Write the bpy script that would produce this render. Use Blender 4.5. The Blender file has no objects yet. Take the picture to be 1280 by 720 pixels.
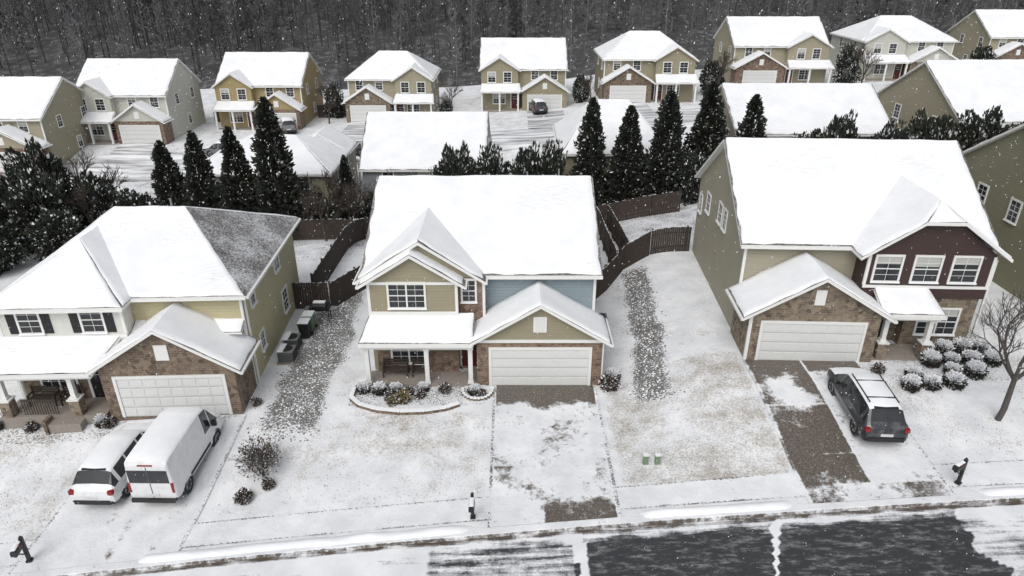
import bpy, math, random
from mathutils import Vector, noise, Matrix
random.seed(11)
R=math.radians
sc=bpy.context.scene
V=Vector
def cl(x,a,b): return max(a,min(b,x))
def ss(a,b,x):
    t=cl((x-a)/(b-a),0,1); return t*t*(3-2*t)
def lp(P,x):
    if x<=P[0][0]: return P[0][1]
    for (a,b),(c,d) in zip(P,P[1:]):
        if x<=c: return b+(d-b)*ss(a,c,x)
    return P[-1][1]
# ---------------------------------------------------------------- materials
MATS={}
def newmat(name,rough=.8):
    m=bpy.data.materials.new(name); m.use_nodes=True
    nt=m.node_tree; b=nt.nodes['Principled BSDF']; b.inputs['Roughness'].default_value=rough
    MATS[name]=m
    return m,nt,b
def nd(nt,t,**k):
    n=nt.nodes.new(t)
    for a,b in k.items():
        if a in n.inputs: n.inputs[a].default_value=b
        else: setattr(n,a,b)
    return n
def coords(nt,scale=(1,1,1),kind='Object'):
    tc=nd(nt,'ShaderNodeTexCoord'); mp=nd(nt,'ShaderNodeMapping'); mp.inputs['Scale'].default_value=scale
    nt.links.new(tc.outputs[kind],mp.inputs[0]); return mp.outputs[0]
def nz(nt,c,scale,detail=4,rough=.6):
    n=nd(nt,'ShaderNodeTexNoise',Scale=scale,Detail=detail,Roughness=rough); nt.links.new(c,n.inputs['Vector']); return n.outputs[0]
def mth(nt,op,a,b=None,c=None):
    n=nd(nt,'ShaderNodeMath',operation=op)
    for i,x in enumerate((a,b,c)):
        if x is None: continue
        if isinstance(x,(int,float)): n.inputs[i].default_value=x
        else: nt.links.new(x,n.inputs[i])
    return n.outputs[0]
def mr(nt,x,a,b,c=0,d=1):
    n=nd(nt,'ShaderNodeMapRange'); n.clamp=True
    nt.links.new(x,n.inputs[0])
    for i,q in enumerate((a,b,c,d)): n.inputs[i+1].default_value=q
    return n.outputs[0]
def mix(nt,f,a,b):
    n=nd(nt,'ShaderNodeMix',data_type='RGBA')
    if isinstance(f,(int,float)): n.inputs[0].default_value=f
    else: nt.links.new(f,n.inputs[0])
    for i,x in ((6,a),(7,b)):
        if isinstance(x,tuple): n.inputs[i].default_value=(*x[:3],1)
        else: nt.links.new(x,n.inputs[i])
    return n.outputs[2]
def bump(nt,b,h,st=.5,d=.05):
    n=nd(nt,'ShaderNodeBump',Strength=st,Distance=d); nt.links.new(h,n.inputs['Height']); nt.links.new(n.outputs[0],b.inputs['Normal'])
SN1=(.80,.815,.84); SN2=(.89,.895,.905); GN1=(.70,.715,.74); GN2=(.85,.86,.875)
def snowcol(nt,c,a=SN1,b=SN2): return mix(nt,mr(nt,nz(nt,c,.7,5),.35,.65),a,b)
def plain(name,col,rough=.7,var=.15,scale=6,metal=0):
    m,nt,b=newmat(name,rough); c=coords(nt)
    k=tuple(x*(1-var) for x in col); h=tuple(min(1,x*(1+var)) for x in col)
    nt.links.new(mix(nt,nz(nt,c,scale,5),k,h),b.inputs['Base Color']); b.inputs['Metallic'].default_value=metal
    return m
def m_snow(name='snow',bs=.5,tint=0):
    m,nt,b=newmat(name,.75); c=coords(nt)
    col=snowcol(nt,c)
    if tint:
        st=coords(nt,(1.2,9,9)); f=mr(nt,mth(nt,'ADD',mth(nt,'MULTIPLY',nz(nt,st,1.6,6,.7),.6),mth(nt,'MULTIPLY',nz(nt,c,.35,3),.5)),.60,.78,0,tint)
        col=mix(nt,f,col,(.33,.34,.36))
    nt.links.new(col,b.inputs['Base Color'])
    bump(nt,b,mth(nt,'ADD',nz(nt,c,1.2,3),mth(nt,'MULTIPLY',nz(nt,c,14,4),.25)),bs,.06)
m_snow(); m_snow('roof_snow',.35,.5)
def m_siding(name,col,vert=False,snowy=0):
    m,nt,b=newmat(name,.65); c=coords(nt); s=nd(nt,'ShaderNodeSeparateXYZ'); nt.links.new(c,s.inputs[0])
    if vert:
        u=mth(nt,'ADD',s.outputs[0],s.outputs[1]); w=mth(nt,'FRACT',mth(nt,'MULTIPLY',u,2.6)); h=mth(nt,'GREATER_THAN',w,.86)
    else:
        w=mth(nt,'FRACT',mth(nt,'MULTIPLY',s.outputs[2],5.6)); h=mth(nt,'SUBTRACT',1,w)
    st=coords(nt,(1,1,7)); n1=nz(nt,st,.9,5); n2=nz(nt,c,.5,3)
    k=tuple(x*.78 for x in col); hh=tuple(x*1.12 for x in col)
    nt.links.new(mix(nt,mth(nt,'MULTIPLY',mth(nt,'ADD',n1,n2),.5),k,hh),b.inputs['Base Color'])
    bump(nt,b,h,1.0,.03)
m_siding('siding_tan',(.29,.26,.175)); m_siding('siding_blue',(.235,.29,.32)); m_siding('siding_yellow',(.48,.43,.27))
m_siding('siding_white',(.66,.66,.62),True); m_siding('siding_beige',(.33,.305,.23)); m_siding('siding_dark',(.045,.024,.021))
m_siding('siding_olive',(.215,.21,.14)); m_siding('siding_ochre',(.34,.265,.13)); m_siding('siding_cream',(.52,.52,.46)); m_siding('siding_sand',(.33,.30,.215)); m_siding('siding_grey',(.22,.24,.25))
def m_brick(name,c1,c2,c3,bw=.26,rh=.1):
    m,nt,b=newmat(name,.9); c=coords(nt); s=nd(nt,'ShaderNodeSeparateXYZ'); nt.links.new(c,s.inputs[0])
    cb=nd(nt,'ShaderNodeCombineXYZ'); nt.links.new(mth(nt,'ADD',s.outputs[0],s.outputs[1]),cb.inputs[0]); nt.links.new(s.outputs[2],cb.inputs[1])
    t=nd(nt,'ShaderNodeTexBrick',Scale=1.0); t.inputs['Brick Width'].default_value=bw; t.inputs['Row Height'].default_value=rh
    t.inputs['Mortar Size'].default_value=.008; t.inputs['Color1'].default_value=(*c1,1); t.inputs['Color2'].default_value=(*c2,1); t.inputs['Mortar'].default_value=(.3,.27,.24,1)
    nt.links.new(cb.outputs[0],t.inputs['Vector'])
    vo=nd(nt,'ShaderNodeTexVoronoi',Scale=5.0); nt.links.new(c,vo.inputs['Vector'])
    sp=nd(nt,'ShaderNodeSeparateColor'); nt.links.new(vo.outputs['Color'],sp.inputs[0])
    col=mix(nt,mr(nt,sp.outputs[0],.3,.9,0,.75),t.outputs['Color'],c3)
    col=mix(nt,mr(nt,sp.outputs[1],.7,.95,0,.6),col,tuple(x*.45 for x in c2))
    nt.links.new(col,b.inputs['Base Color']); bump(nt,b,mth(nt,'SUBTRACT',1,t.outputs['Fac']),.8,.02)
m_brick('brick',(.21,.13,.09),(.13,.08,.058),(.29,.22,.155)); m_brick('brick_dark',(.18,.13,.09),(.11,.075,.052),(.27,.21,.15),.3,.12)
m_brick('stone',(.22,.17,.115),(.125,.095,.07),(.30,.25,.185),.34,.13)
plain('trim',(.74,.74,.72),.5,.05); plain('door_white',(.66,.67,.66),.5,.06,2)
plain('shutter',(.012,.012,.014),.5); plain('door_red',(.09,.012,.012),.4); plain('blind',(.42,.42,.40),.8,.1)
plain('black',(.012,.012,.013),.5); plain('tyre',(.018,.018,.018),.9); plain('rim',(.3,.3,.31),.35,.05,6,.8)
plain('wood_dark',(.05,.037,.03),.9,.45,9); plain('bark',(.06,.048,.04),.95,.35,8); plain('bark_grey',(.085,.075,.068),.95,.3,8)
plain('red_lamp',(.25,.01,.01),.25); plain('plate',(.6,.6,.62),.5); plain('headlamp',(.5,.52,.55),.15)
plain('metal_grey',(.2,.21,.21),.5,.2); plain('green_box',(.16,.24,.15),.6); plain('concrete',(.27,.24,.21),.9,.25,4); plain('mail_black',(.02,.018,.018),.5)
plain('rock',(.14,.135,.125),.95,.5,5)
for n,c in (('paint_white',(.72,.73,.74)),('paint_dark',(.018,.021,.028)),('paint_grey',(.12,.125,.13))):
    m,nt,b=newmat(n,.28); c_=coords(nt); b.inputs['Coat Weight'].default_value=.6
    nt.links.new(mix(nt,mr(nt,nz(nt,c_,2.5,5,.7),.45,.75,0,.35),c,(.35,.35,.35)),b.inputs['Base Color'])
m,nt,b=newmat('glass',.08)
c=coords(nt); nt.links.new(mix(nt,nz(nt,c,.8,2),(.008,.01,.012),(.05,.055,.06)),b.inputs['Base Color'])
def m_shingle(name,amt):
    m,nt,b=newmat(name,.9); c=coords(nt); v=nd(nt,'ShaderNodeTexVoronoi',Scale=5.0); nt.links.new(coords(nt,(1,1.6,1.6)),v.inputs['Vector'])
    sp=nd(nt,'ShaderNodeSeparateColor'); nt.links.new(v.outputs['Color'],sp.inputs[0])
    base=mix(nt,sp.outputs[0],(.075,.072,.07),(.23,.22,.21))
    f=mr(nt,mth(nt,'ADD',mth(nt,'MULTIPLY',nz(nt,c,9,5,.75),.8),mth(nt,'MULTIPLY',nz(nt,c,.5,3),.4)),.60-amt,.78-amt,0,.8)
    nt.links.new(mix(nt,f,base,SN1),b.inputs['Base Color']); bump(nt,b,sp.outputs[0],.5,.02)
m_shingle('shingle',-.03); m_shingle('shingle_dusted',.05)
def m_fol(name,a,b_):
    m,nt,b=newmat(name,.85); c=coords(nt)
    nt.links.new(mix(nt,mr(nt,nz(nt,c,2.2,3),.3,.7),a,b_),b.inputs['Base Color'])
m_fol('fol_dark',(.010,.013,.010),(.026,.030,.021)); m_fol('fol_mid',(.018,.025,.016),(.046,.052,.036)); m_fol('fol_brown',(.07,.05,.032),(.15,.115,.075))
m_fol('fol_gold',(.22,.18,.06),(.36,.30,.12)); m_fol('fol_red',(.05,.02,.015),(.10,.045,.035))
m_fol('forest_a',(.06,.06,.062),(.09,.09,.093)); m_fol('forest_b',(.12,.12,.124),(.18,.18,.185)); m_fol('forest_c',(.045,.048,.048),(.07,.074,.072))  # distant trees: snow haze painted into the colour as lighter, low-contrast greys
def m_ground(name):
    m,nt,b=newmat(name,.85); c=coords(nt); a=nd(nt,'ShaderNodeAttribute'); a.attribute_name='mask'
    s=nd(nt,'ShaderNodeSeparateColor'); nt.links.new(a.outputs['Color'],s.inputs[0])
    n1=nz(nt,c,.9,5,.65); n2=nz(nt,c,11,4,.7); n3=nz(nt,c,3.2,5,.7)
    def f(x,k1,k2,lo,hi):
        q=mth(nt,'ADD',x,mth(nt,'ADD',mth(nt,'MULTIPLY',mth(nt,'SUBTRACT',n2,.5),k2),mth(nt,'MULTIPLY',mth(nt,'SUBTRACT',n1,.5),k1)))
        return mth(nt,'MULTIPLY',mr(nt,q,lo,hi),mr(nt,x,0,.05))
    gcol=mix(nt,n3,(.19,.15,.095),(.36,.30,.21)); rcol=mix(nt,n2,(.055,.055,.053),(.22,.21,.195)); ccol=mix(nt,n3,(.055,.042,.031),(.155,.125,.097))
    col=snowcol(nt,c,GN1,GN2)
    col=mix(nt,mr(nt,n3,.52,.72,0,.2),col,(.5,.5,.5))
    fg=mth(nt,'MULTIPLY',f(s.outputs[0],1.3,1.6,.36,.85),.75); fr=f(s.outputs[1],.7,2.2,.40,.60)
    fc=mth(nt,'ADD',s.outputs[2],mth(nt,'ADD',mth(nt,'MULTIPLY',mth(nt,'SUBTRACT',n3,.5),1.6),mth(nt,'ADD',mth(nt,'MULTIPLY',mth(nt,'SUBTRACT',n2,.5),.7),mth(nt,'MULTIPLY',mth(nt,'SUBTRACT',n1,.5),1.1))))
    fc=mth(nt,'MULTIPLY',mr(nt,fc,.38,.74),mr(nt,s.outputs[2],0,.05))
    fc=mth(nt,'MULTIPLY',fc,mr(nt,nz(nt,c,16,4,.75),.5,.75,1,.55))
    col=mix(nt,fg,col,gcol); col=mix(nt,fr,col,rcol); col=mix(nt,fc,col,ccol)
    nt.links.new(col,b.inputs['Base Color'])
    nt.links.new(mr(nt,fc,0,1,.8,.35),b.inputs['Roughness'])
    h=mth(nt,'ADD',n1,mth(nt,'ADD',mth(nt,'MULTIPLY',n2,.35),mth(nt,'MULTIPLY',n3,.3)))
    bump(nt,b,mth(nt,'SUBTRACT',h,mth(nt,'MULTIPLY',fc,.5)),.6,.09)
m_ground('ground')
m,nt,b=newmat('road',.6); c=coords(nt); a=nd(nt,'ShaderNodeAttribute'); a.attribute_name='mask'
s=nd(nt,'ShaderNodeSeparateColor'); nt.links.new(a.outputs['Color'],s.inputs[0])
n1=nz(nt,c,1.6,6,.7); n2=nz(nt,c,12,4,.7); st=nz(nt,coords(nt,(.35,4,1)),1.3,5,.65)
q=mth(nt,'ADD',s.outputs[0],mth(nt,'ADD',mth(nt,'MULTIPLY',mth(nt,'SUBTRACT',n1,.5),1.0),mth(nt,'ADD',mth(nt,'MULTIPLY',mth(nt,'SUBTRACT',n2,.5),.6),mth(nt,'MULTIPLY',mth(nt,'SUBTRACT',st,.5),1.6))))
fa=mr(nt,q,.35,.8)
fa=mth(nt,'MULTIPLY',fa,mr(nt,nz(nt,coords(nt,(.5,1.6,1)),2.6,7,.8),.50,.72,.985,.62))
acol=mix(nt,n2,(.014,.015,.016),(.04,.041,.043))
gcol=mix(nt,n2,(.05,.035,.025),(.12,.09,.065))
col=mix(nt,fa,snowcol(nt,c,GN1,GN2),mix(nt,s.outputs[1],acol,gcol))
nt.links.new(col,b.inputs['Base Color']); nt.links.new(mr(nt,fa,0,1,.8,.38),b.inputs['Roughness']); bump(nt,b,mth(nt,'SUBTRACT',mth(nt,'MULTIPLY',n2,.4),fa),.3,.02)
m,nt,b=newmat('woodland_floor',.9); c=coords(nt)
nt.links.new(mix(nt,mr(nt,nz(nt,c,.6,5,.7),.5,.7),(.06,.06,.06),(.22,.22,.225)),b.inputs['Base Color'])
m,nt,b=newmat('tracked_snow',.8); c=coords(nt)
nt.links.new(mix(nt,mr(nt,nz(nt,coords(nt,(.15,1.3,1)),1.0,5,.6),.38,.62),GN2,(.27,.27,.28)),b.inputs['Base Color'])

# ---------------------------------------------------------------- mesh builder
class MB:
    def __init__(s): s.v=[];s.f=[];s.mi=[];s.m=[]
    def mid(s,n):
        if n not in s.m: s.m.append(n)
        return s.m.index(n)
    def face(s,pts,mat):
        k=len(s.v); s.v+= [tuple(p) for p in pts]; s.f.append(tuple(range(k,k+len(pts)))); s.mi.append(s.mid(mat))
    def extr(s,pts,vec,mat,mside=None):
        pts=[V(p) for p in pts]; vec=V(vec); q=[p+vec for p in pts]; k=len(s.v); n=len(pts)
        s.v+=[tuple(p) for p in pts+q]; i=s.mid(mat); j=s.mid(mside or mat)
        s.f.append(tuple(range(k,k+n))); s.mi.append(i); s.f.append(tuple(range(k+2*n-1,k+n-1,-1))); s.mi.append(j)
        for a in range(n):
            b=(a+1)%n; s.f.append((k+a,k+n+a,k+n+b,k+b)); s.mi.append(j)
    def box(s,x0,x1,y0,y1,z0,z1,mat): s.extr([(x0,y0,z1),(x1,y0,z1),(x1,y1,z1),(x0,y1,z1)],(0,0,z0-z1),mat)
    def obox(s,o,u,n,u0,u1,n0,n1,z0,z1,mat):
        o=V(o);u=V(u);n=V(n);z=V((0,0,1))
        s.extr([o+u*u0+n*n1+z*z0,o+u*u1+n*n1+z*z0,o+u*u1+n*n1+z*z1,o+u*u0+n*n1+z*z1],n*(n0-n1),mat)
    def slab(s,pts,th=.16,mat='shingle',side='trim'): s.extr(pts,(0,0,-th),mat,side)
    def tube(s,p0,p1,r0,r1,n=5,mat='bark',cap=False):
        p0=V(p0);p1=V(p1);d=(p1-p0)
        if d.length<1e-6: return
        d.normalize(); a=d.orthogonal().normalized(); b=d.cross(a); k=len(s.v)
        for p,r in((p0,r0),(p1,r1)):
            for i in range(n):
                t=2*math.pi*i/n; s.v.append(tuple(p+(a*math.cos(t)+b*math.sin(t))*r))
        mi=s.mid(mat)
        for i in range(n):
            j=(i+1)%n; s.f.append((k+i,k+j,k+n+j,k+n+i)); s.mi.append(mi)
        if cap:
            s.f.append(tuple(range(k+n-1,k-1,-1))); s.mi.append(mi); s.f.append(tuple(range(k+n,k+2*n))); s.mi.append(mi)
    def snow(s,a,b,c,d,th=.1,ins=.06,low=False,mat='roof_snow',step=.35,rake=True):
        a,b,c,d=map(V,(a,b,c,d)); L=max((b-a).length,(c-d).length); W=max((d-a).length,(c-b).length)
        nu=max(2,int(L/step)); nv=max(2,int(W/step))
        us=[0,.04/L]+[i/nu for i in range(1,nu)]+[1-.04/L,1]
        vs=([0] if low else [0,.04/W])+[i/nv for i in range(1,nv)]+[1]
        k=len(s.v); ph=random.random()*50
        for v in vs:
            for u in us:
                e=rake and (u in(0,1)); ev=(v==0 and not low)
                iu=ins*(1+1.3*noise.noise(V((ph,v*W*1.3,3 if u<.5 else 9))))/L
                iv=0 if low else ins*(1+1.3*noise.noise(V((u*L*1.3,ph,5))))/W
                uu=u*(1-2*iu)+iu if rake else u; vv=v*(1-iv)+iv
                P=(a*(1-uu)+b*uu)*(1-vv)+(d*(1-uu)+c*uu)*vv
                t=.004 if (e or ev) else th*(.75+.5*noise.noise(P*.7)+.15*noise.noise(P*3))
                s.v.append((P.x,P.y,P.z+t))
        n=len(us); mi=s.mid(mat)
        for j in range(len(vs)-1):
            for i in range(n-1):
                q=k+j*n+i; s.f.append((q,q+1,q+n+1,q+n)); s.mi.append(mi)
    def obj(s,name,parent=None,origin=(0,0,0),smooth=False):
        o=V(origin); me=bpy.data.meshes.new(name)
        me.from_pydata([(x-o.x,y-o.y,z-o.z) for x,y,z in s.v],[],s.f)
        for n in s.m: me.materials.append(MATS[n])
        me.polygons.foreach_set('material_index',s.mi)
        if smooth: me.polygons.foreach_set('use_smooth',[True]*len(s.f))
        me.update(); ob=bpy.data.objects.new(name,me); sc.collection.objects.link(ob)
        if parent: ob.parent=parent
        return ob
def grp(name,origin,rot=0):
    e=bpy.data.objects.new(name,None); sc.collection.objects.link(e); e.location=origin; e.rotation_euler=(0,0,R(rot)); e.empty_display_size=.5; return e
def win(m,o,u,n,w,h,cols=1,sh=False,blind=None):
    B=lambda *a: m.obox(o,u,n,*a)
    B(-.1,w+.1,0,.07,-.12,0,'trim');B(-.1,w+.1,0,.065,h,h+.11,'trim');B(-.1,0,0,.06,0,h,'trim');B(w,w+.1,0,.06,0,h,'trim')
    B(0,w,-.02,.015,0,h,'glass')
    if blind is None: blind=random.random()<.4
    cw=w/cols
    for c in range(cols):
        x=c*cw
        if c: B(x-.04,x+.04,.0,.055,0,h,'trim')
        B(x,x+cw,.0,.045,h*.5-.025,h*.5+.025,'trim')
        B(x+cw/2-.009,x+cw/2+.009,.0,.03,0,h,'trim'); B(x,x+cw,.0,.028,h*.75-.009,h*.75+.009,'trim')
        B(x,x+cw,.0,.029,h*.25-.009,h*.25+.009,'trim')
        if blind: B(x+.02,x+cw-.02,0,.02,h*random.uniform(.5,.75),h-.01,'blind')
    if sh:
        for x in(-.52,w+.12):
            B(x,x+.4,0,.05,-.05,h+.05,'shutter')
            for i in range(8): B(x+.04,x+.36,.05,.062,i*h/8+.03,i*h/8+.09,'shutter')
    m.obox(o,u,n,-.12,w+.12,.07,.12,-.11,-.03,'snow')
def gdoor(m,o,u,n,w,h):
    B=lambda *a: m.obox(o,u,n,*a)
    B(-.14,0,0,.06,0,h+.14,'trim');B(w,w+.14,0,.06,0,h+.14,'trim');B(0,w,0,.06,h,h+.14,'trim');B(0,w,-.05,.01,0,h,'door_white')
    for r in range(4):
        z=r*h/4
        B(0,w,.01,.022,z+.0,z+.03,'blind')
        for c in range(8):
            x=c*w/8; B(x+.06,x+w/8-.06,.01,.03,z+.1,z+h/4-.07,'door_white')
X1=(1,0,0);YN=(0,-1,0);YP=(0,1,0);XN=(-1,0,0)
def gx(rf,sn,x0,x1,y0,y1,ze,zr):
    ym=(y0+y1)/2
    F=[(x0,y0,ze),(x1,y0,ze),(x1,ym,zr),(x0,ym,zr)]; Bk=[(x1,y1,ze),(x0,y1,ze),(x0,ym,zr),(x1,ym,zr)]
    for q in(F,Bk): rf.slab(q); sn.snow(*q,ins=.09)
    rf.box(x0,x1,y0-.12,y0-.003,ze-.16,ze-.03,'trim')
def gy(rf,sn,x0,x1,y0,y1,ze,zr,snow=True,ins=.07):
    xm=(x0+x1)/2
    Lf=[(x0,y1,ze),(x0,y0,ze),(xm,y0,zr),(xm,y1,zr)]; Rt=[(x1,y0,ze),(x1,y1,ze),(xm,y1,zr),(xm,y0,zr)]
    for q in(Lf,Rt):
        rf.slab(q,.17)
        if snow: sn.snow(*q,ins=ins)
    rf.box(x0-.1,x0-.003,y0,y1,ze-.15,ze-.04,'trim'); rf.box(x1+.003,x1+.1,y0,y1,ze-.15,ze-.04,'trim')
def hip(rf,sn,x0,x1,y0,y1,ze,zr,r0,r1,bare=None):
    ym=(y0+y1)/2
    Q={'f':[(x0,y0,ze),(x1,y0,ze),(r1,ym,zr),(r0,ym,zr)],'b':[(x1,y1,ze),(x0,y1,ze),(r0,ym,zr),(r1,ym,zr)],
       'r':[(x1,y0,ze),(x1,y1,ze),(r1,ym,zr)],'l':[(x0,y1,ze),(x0,y0,ze),(r0,ym,zr)]}
    for k,q in Q.items():
        rf.slab(q,.15,'shingle_dusted' if k==bare else 'shingle')
        if k!=bare: sn.snow(*(q if len(q)==4 else q+[q[2]]),ins=.05)
    rf.box(x0,x1,y0-.12,y0-.003,ze-.15,ze-.03,'trim'); rf.box(x1+.003,x1+.12,y0,y1,ze-.15,ze-.03,'trim')
def finish(e,O,**parts):
    for k,p in parts.items():
        if p.f: p.obj(k,e,O,smooth=(k=='roof_snow'))
def porch_post(m,x,y,z0,z1,base=None):
    if base: m.box(x-.24,x+.24,y-.24,y+.24,z0,z0+.85,base); m.box(x-.28,x+.28,y-.28,y+.28,z0+.85,z0+.92,'trim'); z0+=.92
    m.box(x-.11,x+.11,y-.11,y+.11,z0,z1,'trim'); m.box(x-.15,x+.15,y-.15,y+.15,z1-.12,z1-.003,'trim'); m.box(x-.15,x+.15,y-.15,y+.15,z0+.001,z0+.12,'trim')
def corner(m,x,y,z0,z1): m.box(x-.07,x+.07,y-.035,y+.07,z0,z1,'trim')
def door(m,o,w=.95,h=2.1,mat='door_red'):
    B=lambda *a:m.obox(o,X1,YN,*a)
    B(-.12,0,0,.06,0,h+.12,'trim');B(w,w+.12,0,.06,0,h+.12,'trim');B(0,w,0,.06,h,h+.12,'trim');B(0,w,-.02,.02,0,h,mat)
    B(.2,w-.2,.02,.03,1.0,h-.2,'glass'); B(.15,w-.15,.02,.035,.2,.8,mat)
    for i in (1,2): B(.2,w-.2,.03,.04,1.0+i*.3,1.03+i*.3,'trim')
def bench(m,x,y,z,w=1.3,mat='wood_dark'):
    for dx in(0,w-.07):
        m.box(x+dx,x+dx+.07,y,y+.07,z,z+.62,mat); m.box(x+dx,x+dx+.07,y+.45,y+.52,z,z+.9,mat); m.box(x+dx,x+dx+.07,y+.071,y+.449,z+.56,z+.62,mat)
    for i in range(4): m.box(x+.071,x+w-.071,y+.02+i*.12,y+.11+i*.12,z+.4,z+.44,mat)
    for i in range(3): m.box(x+.071,x+w-.071,y+.47,y+.5,z+.52+i*.13,z+.61+i*.13,mat)

# ---------------------------------------------------------------- terrain
PAD=[(-60,-.9),(-25,-.35),(-12,0),(4.8,0),(11.2,1.38),(24,1.45),(29,2.0),(45,2.6)]
MID=[(-60,-2.6),(-20,-2.8),(-2,-2.5),(6,-1.1),(18,.9),(40,2.3)]
BAK=[(-60,-1.2),(-47,-.8),(-33,-1.1),(-16,-.8),(2,0),(19,1.8),(39,2.5),(58,3),(90,3)]
def yc(x): x=cl(x,-45,45); return 19.9+.06*x-.001*x*x
def zr_(x): return .05*cl(x,-45,45)-.1
def zt(x,y):
    a=zr_(x);p=lp(PAD,x);m=lp(MID,x);b=lp(BAK,x)
    z=a+(p-a)*ss(20.8,29,y)+(m-p)*ss(47,60,y)+(b-m)*ss(73,84,y)
    z+=min(24,max(0,y-124)*.17)
    z+=.05*noise.noise(V((x*.35,y*.35,0)))*ss(21.5,24,y)*(1-.9*ss(23,28.5,y)*ss(-25,-24,x)*(1-ss(46,48,y)))
    return z
def setmask(ob,fn):
    me=ob.data; ca=me.color_attributes.new('mask','FLOAT_COLOR','POINT'); d=[]
    for v in me.vertices:
        r,g,b=fn(v.co.x,v.co.y); d+=[r,g,b,1]
    ca.data.foreach_set('color',d)
def band(x,c,h,s=.35): return 1-ss(h-s,h+s,abs(x-c))
def gmask(x,y):
    n=noise.noise(V((x*.25,y*.25,4)))
    if y>118: return (0,0,0)
    g=.24+.22*n
    if 4.6<x<11.6 and 21.5<y<31: g=.50+.28*n
    if -9.5<x<-1.2 and 21.8<y<27.6: g=.38+.28*n
    if x<-19 and y<30: g=.38+.28*n
    if x>17.5 and y<30: g=.28+.2*n
    if y>47: g=.3+.3*n
    if -17.5<x<-12.6 and y<27.5: g=.04
    r=0
    w=.45*noise.noise(V((x,y*.5,1)))+.5*noise.noise(V((3,y*.25,1)))
    r=max(r,.62*band(x+w,-10.75-(y-33)*.03,1.35)*ss(25,27,y)*(1-ss(40,42,y)))
    r=max(r,.66*band(x+w*.7,7.2+(y-30)*.09,.9)*ss(27.3,28.8,y)*(1-ss(42.2,43.4,y)))
    if -8.1<x<-2.2 and 28.0<y<30: r=max(r,.42)
    if 18.4<x<24 and 28<y<31.6: r=max(r,.36)
    if -25<x<-18.8 and 25.8<y<27.6: r=max(r,.35)
    if 46<y<76: r=max(r,.34+.35*n)
    return (g,r,0)
def sheet(name,xs,yfun,zfun,mat,mask=None,smooth=True):
    m=MB(); cols=[yfun(x) for x in xs]; ny=len(cols[0])
    for x,c in zip(xs,cols):
        for y in c: m.v.append((x,y,zfun(x,y)))
    mi=m.mid(mat)
    for i in range(len(xs)-1):
        for j in range(ny-1):
            q=i*ny+j; m.f.append((q,q+ny,q+ny+1,q+1)); m.mi.append(mi)
    o=m.obj(name,None,smooth=smooth)
    if mask: setmask(o,mask)
    return o
def rng(a,b,s):
    n=max(1,int(round((b-a)/s))); return [a+(b-a)*i/n for i in range(n+1)]
xs=[-600,-400,-260,-180,-130]+rng(-100,-34,3)[:-1]+rng(-34,34,.25)+rng(34,100,3)[1:]+[130,180,260,400,600]
ysl=[-200,-80,-30,-5,4,8,10.4,10.8]+rng(11.2,48,.22)+rng(48,130,1.6)[1:]+rng(130,280,10)[1:]+[400,700]
def zter(x,y):
    if yc(x)-8.9<y<yc(x)+.08: return zr_(x)-.32
    return zt(x,y)
g=sheet('ground',xs,lambda x:ysl,zter,'ground',gmask)
g.data.materials.append(MATS['woodland_floor'])
for p in g.data.polygons:
    if p.center.y>122: p.material_index=1
def rmask(x,y):
    d=yc(x)-y
    n=noise.noise(V((x*.5,y*.8,7)))
    if x<-3.2: r=.16+.25*n
    elif x<2.35: r=.62+.4*n
    elif x<17+.8*noise.noise(V((y,2,2))): r=1.25+.35*n
    else: r=.46+.38*n
    if abs(x-2.55-.05*(d-1)+.1*noise.noise(V((1,y*2,3))))<.18 : r=.05
    if abs(x-9.75+.35*(d-1.6)+.12*noise.noise(V((1,y*2,8)))) <.12: r=.1
    if x>2: r-=.95*(1-ss(.25,.95,d+.4*noise.noise(V((x*.8,1,1)))))
    else: r-=.4*(1-ss(.3,.6,d))
    gt=1-ss(.12,.24,d)
    if gt>0: r=max(r,(.85+.5*noise.noise(V((x*1.2,0,9))))*gt)
    if d>6: r=.3+.3*n
    return (r,gt,0)
sheet('road',rng(-60,60,.16),lambda x:[yc(x)-9+i*.15 for i in range(60)]+[yc(x)+.01],lambda x,y:zr_(x)-.14,'road',rmask)
sheet('kerb',rng(-60,60,.5),lambda x:[yc(x),yc(x)+.012,yc(x)+.03,yc(x)+.34],lambda x,y:zr_(x)+(-.15 if y<yc(x)+.005 else (-.01 if y<yc(x)+.02 else .03)),'ground',lambda x,y:(0,0,.62) if y<yc(x)+.02 else (.1,0,.1),smooth=False)
for xa,xb in((-14.5,-1.3),(4.8,11.4),(18.2,26)):
    sheet('snow_bank',rng(xa,xb,.15),lambda x:[yc(x)+.06+i*.09 for i in range(8)],
      lambda x,y:zt(x,y)-.03+.20*math.sin(math.pi*cl((y-yc(x)-.06)/.63,0,1))*(.75+.5*noise.noise(V((x*.8,y*2,4))))*ss(xa,xa+.8,x)*(1-ss(xb-.8,xb,x)),'snow')
def drape(name,x0,x1,fy0,fy1,off,mask,step=.16):
    X=rng(x0,x1,step); n=max(2,int((fy1(x0)-fy0(x0))/step))
    return sheet(name,X,lambda x:[fy0(x)+(fy1(x)-fy0(x))*j/n for j in range(n+1)],lambda x,y:zt(x,y)+off,'ground',mask)
def swmask(x,y):
    d=y-yc(x)-.75; e=min(d,1.3-d); n=noise.noise(V((x*.4,0,3)))
    r=.6+.5*n if e<.09 else 0
    j=abs((x%1.5)-.75)>.70
    return (0,max(0,r),(.25 if j and n>-.1 else .06+.1*n))
drape('sidewalk',-45,45,lambda x:yc(x)+.75,lambda x:yc(x)+2.05,.03,swmask,.12)
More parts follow.
